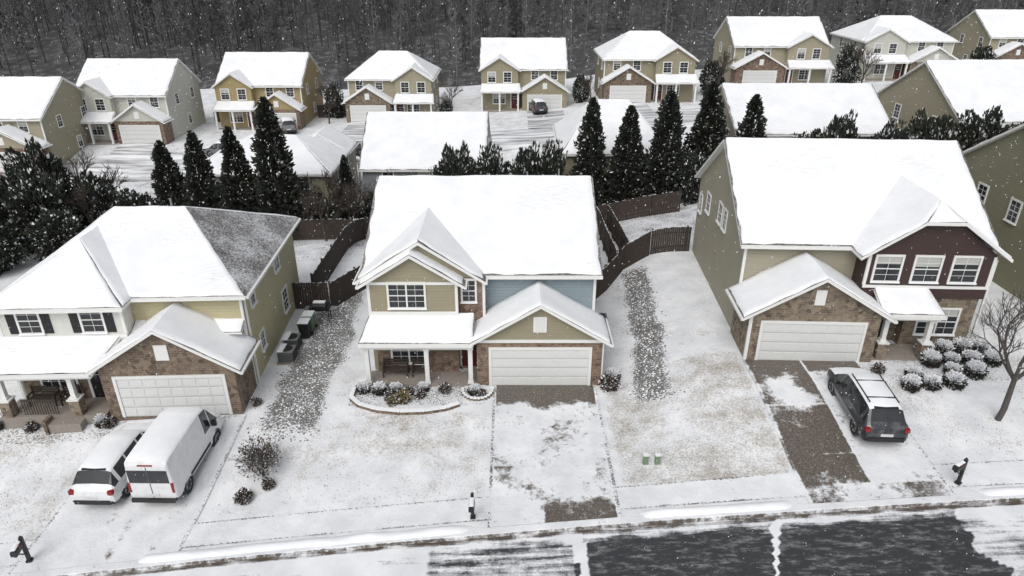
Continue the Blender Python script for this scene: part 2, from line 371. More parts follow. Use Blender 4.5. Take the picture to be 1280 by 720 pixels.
def dcm(x,y):
    n=noise.noise(V((x*.6,y*.5,2))); n2=noise.noise(V((x*1.3,y*1.1,6))); b=.25+.40*n+.12*n2
    b=max(b,1.15*ss(27.6,28.7,y+.5*noise.noise(V((x,3,3)))))
    if 1.3<x<4.2: b=max(b,.85*(1-ss(20.9,22.1,y+.6*noise.noise(V((x,1,3))))))
    b+=.12*math.exp(-((x-1.65)/.5)**2)
    if abs(x-1.65)<.07: b=max(b,.42+.3*n)
    if x<-.8 or x>4.15: return (0,.42+.3*n,0)
    if abs((y-20.5)%3.1)<.08: b=max(b,.4+.4*n)
    return (0,0,max(0,b))
drape('driveway',-.95,4.3,lambda x:yc(x)+.34,lambda x:29.84,.045,dcm,.1)
def drm(x,y):
    n=noise.noise(V((x*.55,y*.45,12))); n2=noise.noise(V((x*1.1,y*1.1,5)))
    b=(.88+.7*n+.35*n2) if x<14.6+.1*n2 else .20+.35*n+.25*n2
    b=max(b,1.1*ss(28.6,29.4,y))
    if x<14.6: b-=.85*math.exp(-((x-13.0)/.9)**2-((y-27.3)/1.0)**2)
    if y<21.8 : b=.6+.7*n
    if x<11.85: b*=.5
    if abs(x-14.6)<.08: b=.05
    if abs((y-20.4)%3.0)<.09: b-=.4+.3*n2
    if x>17.3 : return (0,.4,0)
    return (0,0,max(0,b))
drape('driveway',11.7,17.5,lambda x:yc(x)+.34,lambda x:30.35,.045,drm,.1)
def dlm(x,y):
    if x<-18.85 or x>-12.95: return (0,.4,0)
    n=noise.noise(V((x,y*.5,5))); b=.08+.1*n
    if y>26.9: b=.3+.4*n
    for rx in(-17.9,-16.4,-15.5,-13.9):
        if abs(x-rx-.1*noise.noise(V((y*.5,rx,1))))<.14: b=max(b,.20+.2*n)
    return (0,0,b)
drape('driveway',-19.0,-12.8,lambda x:yc(x)+.34,lambda x:27.44,.04,dlm,.1)
drape('footpath',-2.45,-1.35,lambda x:28.2,lambda x:29.9,.035,lambda x,y:(0,0,.35+.3*noise.noise(V((x*2,y*2,1)))),.15)
drape('footpath',17.6,20.2,lambda x:28.6,lambda x:29.7,.035,lambda x,y:(0,0,.35+.3*noise.noise(V((x*2,y*2,1)))),.15)
sheet('back_street',rng(-75,60,1.5),lambda x:[80+.15*x+i*1.0 for i in range(8)],lambda x,y:zt(x,y)+.06,'tracked_snow')

# ---------------------------------------------------------------- centre house
O=(-1.5,30,0); e=grp('two_storey_house',O,0)
w=MB();rf=MB();sn=MB();wd=MB();gd=MB();po=MB()
w.box(-7.4,4.3,32.2,44.3,-1,5.36,'siding_blue')
for x in(-7.4,4.15): w.extr([(x,32.2,5.361),(x,44.3,5.361),(x,38.25,8.4)],(.15,0,0),'siding_blue')
w.box(-7.2,-2.75,31.0,32.19,-.4,5.36,'siding_tan'); w.box(-2.749,-1.4,31.5,32.19,-.4,5.35,'brick')
w.box(-7.0,-2.751,30.94,30.998,-.2,1.35,'brick')
w.extr([(-7.2,31.0,5.361),(-2.75,31.0,5.361),(-4.97,31.0,6.75)],(0,.15,0),'siding_tan')
w.extr([(-7.2,31.5,5.352),(-1.4,31.5,5.352),(-4.6,31.5,7.25)],(0,.15,0),'siding_tan')
w.box(-1.77,4.53,29.85,32.18,-.4,2.68,'brick'); w.extr([(-1.77,29.85,2.681),(4.53,29.85,2.681),(1.38,29.85,4.6)],(0,.15,0),'siding_tan')
w.box(-1.78,4.54,29.79,29.848,2.56,2.72,'trim')
w.obox((1.05,29.85,3.15),X1,YN,0,.66,0,.05,0,.85,'trim')
for i in range(6): w.obox((1.05,29.85,3.15),X1,YN,.08,.58,.05,.065,.1+i*.12,.15+i*.12,'door_white')
w.box(-7.22,-2.73,30.95,30.999,3.52,3.7,'trim'); w.box(-7.22,-2.73,30.95,30.999,5.2,5.34,'trim')
for x,y in((-7.17,31.0),(-2.78,31.0),(-1.43,31.5),(4.27,32.2)): corner(w,x,y,(3.0 if y<32 else -.2),5.2)
w.box(4.53,4.6,29.87,29.95,0,2.6,'trim')
gx(rf,sn,-7.7,4.6,31.85,44.65,5.3,8.55)
gy(rf,sn,-7.62,-2.32,30.65,34.5,5.25,6.93,ins=.1); gy(rf,sn,-7.85,-1.32,31.12,36.6,5.28,7.42,ins=.16)
gy(rf,sn,-2.15,4.93,29.45,32.25,2.66,4.82)
q=[(-7.6,29.5,2.68),(-1.9,29.5,2.68),(-1.9,31.1,3.5),(-7.25,31.1,3.5)]; rf.slab(q); sn.snow(*q,ins=.05)
rf.box(-7.6,-1.95,29.4,29.497,2.5,2.66,'trim')
po.box(-7.4,-2.2,29.75,30.999,-.3,.16,'concrete'); po.box(-2.19,-1.78,30.0,31.49,-.3,.15,'concrete'); po.box(-7.5,-2.0,29.62,29.8,2.28,2.5,'trim')
for x in(-7.3,-4.3,-2.1): porch_post(po,x,29.85 if x<-2.2 else 29.9,.16,2.28)
bench(po,-6.7,30.3,.16); bench(po,-5.2,30.35,.16,.75)
win(wd,(-6.15,31.0,3.95),X1,YN,1.75,1.3,2,blind=False); win(wd,(-2.5,31.5,4.05),X1,YN,.62,1.15)
win(wd,(-6.2,30.94,.75),X1,YN,1.7,1.4,2,blind=False); door(wd,(-2.65,31.5,.16))
for y in(35,40): win(wd,(4.3,y,3.9),YP,X1,.9,1.3); win(wd,(-7.4,y+1,3.9),YN,XN,.9,1.3)
gdoor(gd,(-1.03,29.85,.02),X1,YN,4.9,2.13)
for px,py in ((0.9,39.6),(2.8,40.2)): rf.tube((px,py,7.6),(px,py,8.45),.05,.05,8,'metal_grey',True)
finish(e,O,walls=w,roof=rf,roof_snow=sn,windows=wd,garage_door=gd,porch=po)

# ---------------------------------------------------------------- left house
O=(-13,27.45,0); e=grp('two_storey_house',O,2.5)
w=MB();rf=MB();sn=MB();wd=MB();gd=MB();po=MB()
w.box(-19.2,-13,27.45,29.88,-.8,2.65,'brick_dark'); w.extr([(-19.2,27.45,2.651),(-13,27.45,2.651),(-16.1,27.45,4.65)],(0,.15,0),'brick_dark')
w.obox((-16.4,27.45,3.1),X1,YN,0,.6,0,.05,0,.8,'trim')
w.box(-24,-13.05,29.9,40,-1,5.3,'siding_yellow'); w.box(-24.1,-18.3,29.0,29.88,-.5,5.29,'siding_white')
w.box(-24.12,-18.28,28.94,28.999,5.1,5.26,'trim'); w.box(-24.12,-18.28,28.94,28.999,3.5,3.68,'trim')
w.box(-23.9,-19.3,28.93,28.998,-.3,2.9,'stone')
corner(w,-24.07,29.0,0,5.1);corner(w,-18.33,29.0,3.7,5.1); w.box(-13.11,-12.99,29.85,29.97,0,5.2,'trim'); w.box(-12.99,-12.9,30.1,30.2,0,5.1,'trim')
hip(rf,sn,-24.4,-12.6,29.5,40.4,5.3,7.95,-20.6,-16.9,'r')
A=V((-24.5,28.6,5.27));B_=V((-17.95,28.6,5.27));P1=V((-21.0,31.9,7.35));P2=V((-21.0,34.2,7.35))
for q in([A,B_,P1,P1],[V((-24.5,34.2,5.27)),A,P1,P2],[B_,V((-17.95,34.2,5.27)),P2,P1]):
    rf.slab(q[:3] if q[2]==q[3] else q,.15); sn.snow(*q,ins=.05)
rf.box(-24.5,-17.95,28.48,28.597,5.1,5.24,'trim')
gy(rf,sn,-19.65,-12.55,27.05,30.0,2.62,4.86)
q=[(-24.7,27.15,2.66),(-19.3,27.15,2.66),(-18.6,29.05,3.6),(-24.3,29.05,3.6)]; rf.slab(q); sn.snow(*q,ins=.05)
q=[(-18.3,29.2,3.5),(-13,29.2,3.5),(-13,29.92,3.85),(-18.3,29.92,3.85)]; rf.slab(q,.1); sn.snow(*q,ins=.03)
rf.box(-24.7,-19.4,27.03,27.147,2.5,2.64,'trim')
po.box(-24.3,-19.4,27.4,28.92,-.5,.16,'concrete'); po.box(-24.4,-19.5,27.3,27.5,2.26,2.48,'trim'); po.box(-21.9,-20.4,26.9,27.39,-.5,.02,'concrete')
po.box(-22.05,-21.9,26.8,27.39,-.5,.25,'brick_dark')
for x in(-23.9,-20.7): porch_post(po,x,27.6,.16,2.26,'stone')
bench(po,-23.4,28.2,.16); bench(po,-21.9,28.2,.16,.8); door(wd,(-20.6,28.93,.17),mat='shutter')
for i in range(14): po.box(-23.2+i*.12,-23.17+i*.12,27.5,27.53,.2,.95,'wood_dark')
po.box(-23.2,-21.6,27.48,27.55,.95,1.02,'wood_dark')
win(wd,(-23.1,29.0,3.85),X1,YN,.95,1.25,1,True); win(wd,(-20.2,29.0,3.85),X1,YN,.95,1.25,1,True)
win(wd,(-22.9,28.93,.8),X1,YN,1.6,1.4,2,False)
win(wd,(-13.05,31.2,3.9),YP,X1,.6,1.0); win(wd,(-13.05,35.6,3.8),YP,X1,.9,1.3); win(wd,(-13.05,36.2,.9),YP,X1,.9,1.3); win(wd,(-13.05,31.6,1.1),YP,X1,.6,.9)
gdoor(gd,(-18.5,27.45,.0),X1,YN,4.9,2.13)
rf.tube((-18.8,37.5,6.2),(-18.8,37.5,7.6),.06,.06,8,'metal_grey',True)
finish(e,O,walls=w,roof=rf,roof_snow=sn,windows=wd,garage_door=gd,porch=po)

# ---------------------------------------------------------------- right house
O=(11.8,30.1,1.4); z=1.4; e=grp('two_storey_house',O,-2.5)
w=MB();rf=MB();sn=MB();wd=MB();gd=MB();po=MB()
w.box(11.8,18.1,30.1,32.98,.6,z+2.63,'stone'); w.extr([(11.8,30.1,z+2.631),(18.1,30.1,z+2.631),(14.95,30.1,z+4.5)],(0,.15,0),'stone')
w.obox((14.7,30.1,z+3.2),X1,YN,0,.5,0,.05,0,.8,'trim')
w.box(11.9,24.1,33,44.5,0,z+5.3,'siding_beige')
for x in(11.9,23.95): w.extr([(x,33,z+5.301),(x,44.5,z+5.301),(x,38.75,z+9.05)],(.15,0,0),'siding_beige')
w.box(17.6,23.7,31.7,32.98,z+2.9,z+5.3,'siding_dark'); w.box(20.2,23.6,31.85,32.97,z-.8,z+2.9,'stone'); w.box(18.11,20.19,32.4,32.97,z-.8,z+2.89,'stone')
w.extr([(17.6,31.7,z+5.301),(23.7,31.7,z+5.301),(21.5,31.7,z+6.95),(19.8,31.7,z+6.95)],(0,.15,0),'siding_dark')
w.box(17.58,23.72,31.65,31.698,z+3.45,z+3.6,'trim')
for x in(17.64,23.66): corner(w,x,31.7,z+3.6,z+5.2)
corner(w,11.93,33,z+2.7,z+5.2)
w.box(11.75,11.9,30.08,30.2,z-.4,z+2.5,'trim')
gx(rf,sn,11.55,24.45,32.65,44.85,z+5.25,z+9.2)
gy(rf,sn,11.3,18.6,29.7,33.05,z+2.6,z+4.78)
ze=z+5.24;zc=z+7.1;zp=z+7.8
for s_,xe,xc_ in((1,17.05,19.72),(-1,24.25,21.58)):
    P=[(xe,31.3,ze),(xc_,31.3,zc),(20.65,32.3,zp),(20.65,36.9,zp),(xe,36.9,ze)]
    rf.slab(P,.17)
    a=[(xe,36.9,ze),(xe,31.3,ze),(xc_,31.3,zc),(xc_,36.9,zc)]; b2=[(xc_,36.9,zc),(xc_,31.3,zc),(20.65,32.3,zp),(20.65,36.9,zp)]
    if s_<0: a=[a[1],a[0],a[3],a[2]]; b2=[b2[1],b2[0],b2[3],b2[2]]
    sn.snow(*a,ins=.06); sn.snow(*b2,ins=.06,low=True)
rf.slab([(19.72,31.3,zc),(21.58,31.3,zc),(20.65,32.3,zp)],.17); sn.snow((19.72,31.3,zc),(21.58,31.3,zc),(20.65,32.3,zp),(20.65,32.3,zp),ins=.03)
q=[(18.2,30.2,z+2.7),(21.2,30.2,z+2.7),(20.9,31.72,z+3.42),(18.2,31.72,z+3.42)]; rf.slab(q); sn.snow(*q,ins=.05); rf.box(18.62,21.2,30.08,30.197,z+2.5,z+2.66,'trim')
po.box(18.12,20.9,30.3,31.84,z-.8,z+.14,'concrete'); po.box(18.7,21.1,30.35,30.55,z+2.3,z+2.5,'trim'); po.box(18.8,20.0,29.8,30.29,z-.8,z+0,'concrete')
porch_post(po,20.75,30.5,z+.14,z+2.3,'stone'); porch_post(po,18.6,30.5,z+.14,z+2.3,'stone')
door(wd,(18.7,32.4,z+.15),mat='shutter')
for x in(17.95,19.85,21.7): win(wd,(x+.05,31.7,z+3.85),X1,YN,1.2,1.3,1,blind=True)
win(wd,(20.9,31.85,z+.8),X1,YN,1.9,1.4,2,False)
for y,zz,w_ in((38.2,4.3,.7),(37.1,4.3,.6),(41.2,3.9,.8),(43.3,3.2,.6)):
    win(wd,(11.9,y+w_,z+zz),YN,XN,w_,1.1,blind=False)
gdoor(gd,(12.45,30.1,z+.02),X1,YN,4.9,2.13)
w.box(23.8,23.9,31.8,31.9,z,z+5,'trim')
finish(e,O,walls=w,roof=rf,roof_snow=sn,windows=wd,garage_door=gd,porch=po)

# ---------------------------------------------------------------- generic houses (built in local coordinates)
def bhouse(x0,x1,y0,y1,z0,mat,eh=5.4,rh=9.0,kind='gable',front=-1,mir=1,rot=0,brick='brick',sy=None):
    xc=(x0+x1)/2; W=(x1-x0)/2; D=y1-y0; O=(xc,(y0+y1)/2,z0)
    e=grp('two_storey_house',O,rot+(0 if front<0 else 180)); h=D/2
    w=MB();rf=MB();sn=MB();wd=MB();gd=MB();po=MB()
    w.box(-W,W,-h,h,-2.5,eh-.03,mat)
    if kind=='gable':
        for x in(-W,W-.15): w.extr([(x,-h,eh-.029),(x,h,eh-.029),(x,0,rh-.2)],(.15,0,0),mat)
        gx(rf,sn,-W-.3,W+.3,-h-.35,h+.35,eh-.05,rh)
    else: hip(rf,sn,-W-.35,W+.35,-h-.35,h+.35,eh-.05,rh,-W*.35,W*.35)
    f=-h; m_=mir
    def X(a,b): return (min(a*m_,b*m_),max(a*m_,b*m_))
    a,b=X(-.2,W+.1)
    w.box(a,b,f-2.2,f-.01,-1.5,2.7,brick); w.extr([(a,f-2.2,2.701),(b,f-2.2,2.701),((a+b)/2,f-2.2,4.5)],(0,.15,0),brick if mir<0 else mat)
    gy(rf,sn,a-.35,b+.35,f-2.6,f+.05,2.62,4.75); gdoor(gd,((a+b)/2-2.3,f-2.2,.02),X1,YN,4.6,2.1)
    w.obox(((a+b)/2-.3,f-2.2,3.0),X1,YN,0,.6,0,.05,0,.8,'trim')
    a2,b2=X(-W-.02,-.8)
    w.box(a2,b2,f-.9,f-.012,-1.5,eh-.04,mat); w.extr([(a2,f-.9,eh-.039),(b2,f-.9,eh-.039),((a2+b2)/2,f-.9,eh+1.55)],(0,.15,0),mat)
    gy(rf,sn,a2-.3,b2+.3,f-1.25,f+3.2,eh-.06,eh+1.72)
    q=[(a2-.2,f-2.6,2.66),(b2+.5,f-2.6,2.66),(b2+.3,f-.85,3.5),(a2,f-.85,3.5)]; rf.slab(q); sn.snow(*q)
    for t in(a2+.1,(a2+b2)/2,b2): porch_post(po,t,f-2.3,0,2.5)
    po.box(a2,b2,f-2.4,f-.91,-1.5,.12,'concrete')
    cx=(a2+b2)/2; win(wd,(cx-1.6,f-.9,3.75),X1,YN,1.0,1.3); win(wd,(cx+.6,f-.9,3.75),X1,YN,1.0,1.3); win(wd,(cx-.9,f-.9,.8),X1,YN,1.6,1.3,2)
    cg=(a+b)/2; win(wd,(cg-1.8,f,3.95),X1,YN,.9,1.2); win(wd,(cg+.9,f,3.95),X1,YN,.9,1.2)
    door(wd,(b2-.95 if m_>0 else a2+.1,f-.9,.12))
    for s_,n_,u_ in((W,X1,YP),(-W,XN,YN)):
        for yy in(sy or (-h*.5,h*.4)): win(wd,(s_,yy,3.85),u_,n_,.8,1.2,blind=False)
        win(wd,(s_,0 if not sy else 5,.9),u_,n_,.8,1.2)
    for xx in(-W*.7,-W*.1,W*.5): win(wd,(xx+.9,h,3.8),(-1,0,0),YP,.9,1.25); win(wd,(xx+.9,h,.8),(-1,0,0),YP,.9,1.3)
    for x in(-W+.04,W-.04): corner(w,x,-h,0,eh-.1)
    finish(e,(0,0,0),walls=w,roof=rf,roof_snow=sn,windows=wd,garage_door=gd,porch=po)
    return xc+((a+b)/2)*(1 if front<0 else -1)
bhouse(29.3,41,33,45.5,2.0,'siding_olive',rh=9.4,sy=(2.55,-.55))
bhouse(-65,-51.5,76,87,-1.6,'siding_sand',rh=8.9)
bhouse(-29,-16.5,60.5,71,-3.0,'siding_sand',eh=5.2,rh=7.4,kind='hip',front=1)
bhouse(-13.4,-2.5,60.3,71.7,-2.7,'siding_grey',rh=9.2,front=1)
bhouse(4.6,13.9,60.3,71.3,-1.3,'siding_tan',rh=9.0,kind='hip',front=1)
bhouse(19.2,32.2,58.5,70,.9,'siding_sand',rh=8.5,front=1)
bhouse(37,51,58.3,71,2.0,'siding_sand',rh=9.4,front=1,rot=4)
for a in ((-53,-42,85.5,95.5,-.8,'siding_cream','gable',1,'brick'),(-39,-28,94,104.5,-1.1,'siding_ochre','gable',1,'brick'),(-22.5,-11,97.5,107,-.8,'siding_sand','hip',-1,'stone'),
          (-4.3,7.6,101,112,0,'siding_tan','gable',1,'siding_tan'),(12.5,24.6,97.5,108,1.8,'siding_tan','hip',-1,'brick_dark'),(32.5,46,106,117,2.5,'siding_sand','gable',-1,'brick'),
          (52,65.5,108,119,3.0,'siding_cream','hip',1,'brick_dark'),(74,87,113,124,3.0,'siding_sand','gable',-1,'brick')):
    gx_=bhouse(*a[:6],kind=a[6],mir=a[7],brick=a[8],rh=8.9 if a[6]=='gable' else 8.4)
    yy=80+.15*gx_+6.9
    if a[2]-2.3-yy>1: sheet('driveway',rng(gx_-2.5,gx_+2.5,1),lambda x:[yy+(a[2]-2.3-yy)*i/8 for i in range(9)],lambda x,y:zt(x,y)+.09,'tracked_snow')

# ---------------------------------------------------------------- vegetation
def leaf(m,p,d,size,mat,wd=.5):
    d=d.normalized(); s_=d.cross(V((random.uniform(-1,1),random.uniform(-1,1),random.uniform(-1,1)))).normalized()
    m.face([p-d*size*.4,p+s_*size*wd*.5,p+d*size*.6,p-s_*size*wd*.5],mat)
def cypress(seed,H=9,W=3.6,N=7500):
    random.seed(seed); m=MB(); m.tube((0,0,-1.5),(0,0,H*.5),.16,.1,7); m.tube((0,0,H*.5),(0,0,H*.96),.1,.02,6)
    for i in range(60):
        t=random.uniform(.05,.9); a=random.random()*6.28; r=W/2*(1-t)**.7*.8; z_=t*H
        m.tube((0,0,z_),(math.cos(a)*r,math.sin(a)*r,z_+r*.8),.035,.01,3)
    for i in range(N):
        t=random.random()**1.2; a=random.random()*6.283; z_=.1+t*(H-.2)
        lump=1+.55*noise.noise(V((math.cos(a)*1.6+seed,math.sin(a)*1.6,z_*.9)))+.45*noise.noise(V((math.cos(a)*4,math.sin(a)*4+seed,z_*2.6)))
        prof=((1-t)**.62)*min(1,.75+t*2)
        r=W/2*prof*lump*(.4+.6*random.random()**.45)
        p=V((math.cos(a)*r,math.sin(a)*r,z_)); d=V((math.cos(a)*.8,math.sin(a)*.8,.8+random.uniform(-1,.6)))
        q=random.random(); mat='fol_dark' if q<.62 else ('fol_mid' if q<.975 else 'snow')
        leaf(m,p,d,random.uniform(.16,.42),mat,.6)
    return m.obj('cypress_tree')
USED=[]
def place(src,name,x,y,s=1,sz=None,rot=None,z=None):
    if src not in USED: o=src; USED.append(src); o.name=name
    else: o=bpy.data.objects.new(name,src.data); sc.collection.objects.link(o)
    o.location=(x,y,zt(x,y)-.05 if z is None else z); o.scale=(s,s,sz or s); o.rotation_euler=(0,0,random.random()*6.28 if rot is None else rot); return o
CY=[cypress(3),cypress(8),cypress(21)]
lst=[(6.7,58,3.4,9.4),(9.9,58,3.6,8.8),(13.1,58,3.7,10.0),(17.0,60,3.9,10.4),(19.7,56.8,3.4,9.9),(-19.4,55,4.2,10.0),(-22.6,55,3.4,7.7),(-25.6,55,3.1,7.4),(-28.3,55,3.2,6.6),(-14.4,58,2.0,4.6),(3.2,59,2.6,3)]
for i,(x,y,W_,top) in enumerate(lst):
    h=top-zt(x,y); place(CY[i%3],'cypress_tree',x,y,W_/3.3,h/9)
def bushy(seed,R_=1.0,N=1500,mats=('fol_dark','fol_mid'),snow=.05,cap=False,ls=.3,flat=1.0,lum=.38,name='evergreen_bush'):
    random.seed(seed); m=MB()
    for i in range(9):
        a=random.random()*6.28; m.tube((0,0,-.3),(math.cos(a)*R_*.6,math.sin(a)*R_*.6,R_*random.uniform(.6,1.4)*flat),.05*R_,.015*R_,4)
    for i in range(N):
        d=V((random.gauss(0,1),random.gauss(0,1),random.gauss(0,1))).normalized()
        lump=1+lum*noise.noise(d*1.9+V((seed,0,0)))+.16*noise.noise(d*5+V((seed,3,0)))
        rr=R_*lump*(.5+.5*random.random()**.4); p=V((d.x*rr,d.y*rr,R_*.85*flat+d.z*rr*flat))
        if p.z<0: p.z=abs(p.z)*.3
        sp=snow
        if cap and d.z>.1: sp=.15+.9*ss(.15,.75,d.z+.25*noise.noise(d*4+V((seed,0,7))))
        mat='snow' if random.random()<sp else random.choice(mats)
        dd=d+V((random.uniform(-.5,.5),random.uniform(-.5,.5),random.uniform(-.1,.8)))
        leaf(m,p,dd,ls*R_*random.uniform(.6,1.3),mat,.8 if mat=='snow' else .6)
    return m.obj(name)
BU=[bushy(5,1.0,5200,ls=.14),bushy(6,1.0,5200,ls=.14,snow=.06,flat=1.2,lum=.6)]
random.seed(5)
for i,(x,y,s_,sz) in enumerate([(-4.9,57,1.8,4.1),(-2.0,57.5,1.6,3.3),(1.2,58,2.0,3.7),(3.2,57.6,1.5,3.0),(26.5,56,2.0,3.6),(30.2,55,1.8,2.6),(33.6,55,2.3,3.4),(37,54,2.2,3.0),(40,53,2.2,2.9),(23.5,56,1.5,2.4),(44,53,2.2,2.9),
    (-36.0,50,2.2,2.6),(-38.5,52,2.4,3.2),(-34,54,1.9,2.2),(-31,54,1.8,2.3),(-41,47,2.4,2.4),(-37,45,2.0,2.0),(-33.5,47.5,1.7,1.6),(-16.8,56,1.7,2.1),(-12,57,1.4,1.6),(-10,56,1.5,1.8),(-24,57,1.8,2.0),(-7.5,57,1.5,2.0),(15.5,57,1.4,1.8),
    (-45,60,2,2.4),(-31,62,1.6,2),(12,78,1.3,1.3),(-9,95,1.0,1.2),(28,100,1.6,2.4),(48.5,104,1.6,2.4),(69,106,1.6,2.6),(-25,99,1.3,2.0),(9.8,101,1.2,2.0),(-56,92,1.6,2.4),(-36,57,2,3),(-39.5,56,2.2,3.6),(-27,58.5,1.8,2.4),(-21,58,1.6,2.2),(-14.5,56,1.4,1.5)]):
    place(BU[i%2],'evergreen_bush',x,y,s_,sz)
SB=[bushy(31,1.0,1700,cap=True,ls=.22,lum=.2,mats=('fol_dark','fol_red','fol_mid'),name='shrub'),bushy(32,1.0,1700,cap=True,ls=.22,lum=.2,mats=('fol_dark','fol_mid'),name='shrub'),bushy(33,1.0,900,mats=('fol_gold','fol_brown'),snow=.12,ls=.4,name='shrub'),bushy(34,1.0,1300,mats=('fol_brown','fol_red','fol_dark'),snow=.2,ls=.3,name='shrub')]
random.seed(9)
for (k_,x,y,s_) in [(0,-7.5,29.3,.36),(1,-6.7,29.2,.38),(0,-5.9,29.35,.33),(3,-6.1,28.6,.28),(2,-5.4,28.45,.36),(3,-5.2,29.1,.28),(3,-4.6,28.8,.26),(2,-5.9,28.25,.25),(0,-4.5,29.4,.3),(3,-3.4,29.3,.3),(1,-1.9,29.1,.33),(3,-1.5,28.9,.25),
    (3,4.95,29.6,.48),(0,5.2,30.3,.4),
    (0,21.2,30.6,.44),(1,22.2,30.7,.46),(0,23.2,30.8,.48),(1,24.2,30.7,.46),(0,20.9,29.5,.45),(1,21.95,29.55,.42),(0,23.0,29.7,.46),(1,24.0,29.6,.44),(1,22.5,28.5,.48),(0,18.9,27.5,.44),(1,19.9,27.6,.44),(0,19.5,28.45,.38),(1,21.05,27.7,.48),(3,18.0,28.9,.3),(0,21.5,28.7,.38),
    (3,-19.2,26.9,.3),(3,-12.6,28.2,.25),(0,-24.6,27.0,.4),(3,-22.9,26.8,.3),(0,-19.6,27.0,.34),(3,-11.2,22.2,.34),(3,-10.4,22.9,.26)]:
    place(SB[k_],'shrub',x,y,s_*1.02,s_*random.uniform(.85,1.05))
def bare(seed,H=6,spread=1.0,depth=6,name='bare_tree',r=.13,multi=1,mat='bark_grey',kids=(2,4)):
    random.seed(seed); m=MB()
    def br(p,d,L,r_,dep):
        k=3; q=p
        for i in range(k):
            d=(d+V((random.uniform(-.16,.16),random.uniform(-.16,.16),random.uniform(-.04,.14)))).normalized()
            n_=q+d*L/k; ra=r_*(1-.3*i/k); rb=r_*(1-.3*(i+1)/k); m.tube(q,n_,ra,rb,6 if r_>.04 else 3,mat)
            if i>0 and dep>0 and random.random()<.75:
                a=d.orthogonal().normalized(); a.rotate(Matrix.Rotation(random.random()*6.28,3,d)); br(n_,(d*.7+a*.75*spread+V((0,0,.15))).normalized(),L*random.uniform(.5,.7),rb*.55,dep-1)
            q=n_
        if dep>0:
            for j in range(random.randint(*kids)):
                a=d.orthogonal().normalized(); a.rotate(Matrix.Rotation(random.random()*6.28,3,d)); br(q,(d+a*random.uniform(.35,.8)*spread+V((0,0,.12))).normalized(),L*random.uniform(.62,.85),r_*.6,dep-1)
    for i in range(multi):
        d=V((random.uniform(-.5,.5)*(multi>1),random.uniform(-.5,.5)*(multi>1),1)).normalized(); br(V((0,0,-.1)),d,H*.3,r/(multi**.4),depth)
    return m.obj(name)
t=bare(4,6.6,1.05,5,kids=(2,3)); place(t,'bare_tree',21.7,25.3,1.18,1.2,rot=1.0)
t2=bare(14,6.0,1.0,4,mat='bark')
for x,y,s_ in((-13,56,1.0),(-16.5,58,1.1),(-11,58,1.1),(-18,60,1.0),(-8.2,95,1.0),(-33,52,1.0),(-35.5,58,1.2),(-46,57,1.2),(11,96,.9),(-42,66,1.1),(48,98,1.2),(-9,58,1.0),(2,57,.9),(28,98,1.2),(-25,95,1),(-15,52,.8),(-11,52.5,.8),(-14,55,.9),(-17.5,54,.8)): place(t2,'bare_tree',x,y,s_,s_)
b1=bare(23,1.9,1.2,4,'bare_shrub',.06,7,'bark'); place(b1,'bare_shrub',-10.9,23.6,1.05,1.05)
m=MB(); random.seed(3)
for i in range(1100):
    d=V((random.gauss(0,1),random.gauss(0,1),random.gauss(0,1))).normalized(); p=V((0,0,1.0))+d*random.uniform(.3,.95); p.z=max(.1,p.z)
    leaf(m,p,d+V((0,0,.5)),random.uniform(.06,.14),random.choice(['fol_brown','fol_brown','snow','fol_dark']),.6)
sh=m.obj('dry_leaves'); sh.parent=b1
m=MB(); random.seed(17)
def rock(m,x,y,z,r,mat):
    k=len(m.v); ring=[]
    for i in range(5):
        a=i*1.2566+random.uniform(-.3,.3); ring.append((x+math.cos(a)*r*random.uniform(.7,1.2),y+math.sin(a)*r*random.uniform(.7,1.2),z+random.uniform(0,.2)*r))
    m.v+=ring+[(x+random.uniform(-.2,.2)*r,y,z+r*.75)]; mi=m.mid(mat); ms=m.mid('snow')
    for i in range(5): m.f.append((k+i,k+(i+1)%5,k+5)); m.mi.append(mi if random.random()<.85 else ms)
for i in range(5600):
    if i%5<3: y=random.uniform(25.6,41); x=-10.75-(y-33)*.03+random.gauss(0,.65)-.5*noise.noise(V((3,y*.25,1)))
    else: y=random.uniform(28,42.8); x=7.2+(y-30)*.09+random.gauss(0,.45)-.35*noise.noise(V((3,y*.25,1)))
    rock(m,x,y,zt(x,y)-.03,random.uniform(.03,.10),'rock' if random.random()<.72 else 'snow')
m.obj('rock_strip')
m=MB()
for i in range(12000):
    x=random.uniform(-26,27); y=random.uniform(21.4,31 if x>4.6 or x<-7.5 else 27.5)
    if -1.2<x<4.5 or 11.5<x<17.6 or -19.2<x<-12.6: continue
    if noise.noise(V((x*.3,y*.3,2)))<-.15+.3*random.random() : continue
    z_=zt(x,y); a=random.random()*6.28; h=random.uniform(.03,.08)
    m.face([(x-.012*math.cos(a),y-.012*math.sin(a),z_),(x+.012*math.cos(a),y+.012*math.sin(a),z_),(x+random.uniform(-.04,.04),y+random.uniform(-.04,.04),z_+h)],'fol_brown')
m.obj('grass')
m=MB(); pts=[(-8.0,29.4),(-8.0,28.6),(-7.5,28.05),(-6.6,27.65),(-5.4,27.45),(-4.2,27.5),(-3.2,27.75),(-2.6,28.1)]
for a,b in zip(pts,pts[1:]):
    n=3
    for i in range(n):
        p=V((*a,0)).lerp(V((*b,0)),(i+.5)/n); d=(V((*b,0))-V((*a,0))).normalized(); o=V((p.x,p.y,zt(p.x,p.y)-.1)); L=(V(b)-V(a)).length/n/2-.012
        nn=V((d.y,-d.x,0)); m.obox(o,d,nn,-L,L,-.1,.1,0,.27,'brick_dark'); m.obox(o,d,nn,-L-.01,L+.01,-.11,.11,.271,.32,'snow')
m.obj('flower_bed_edging')
m=MB()
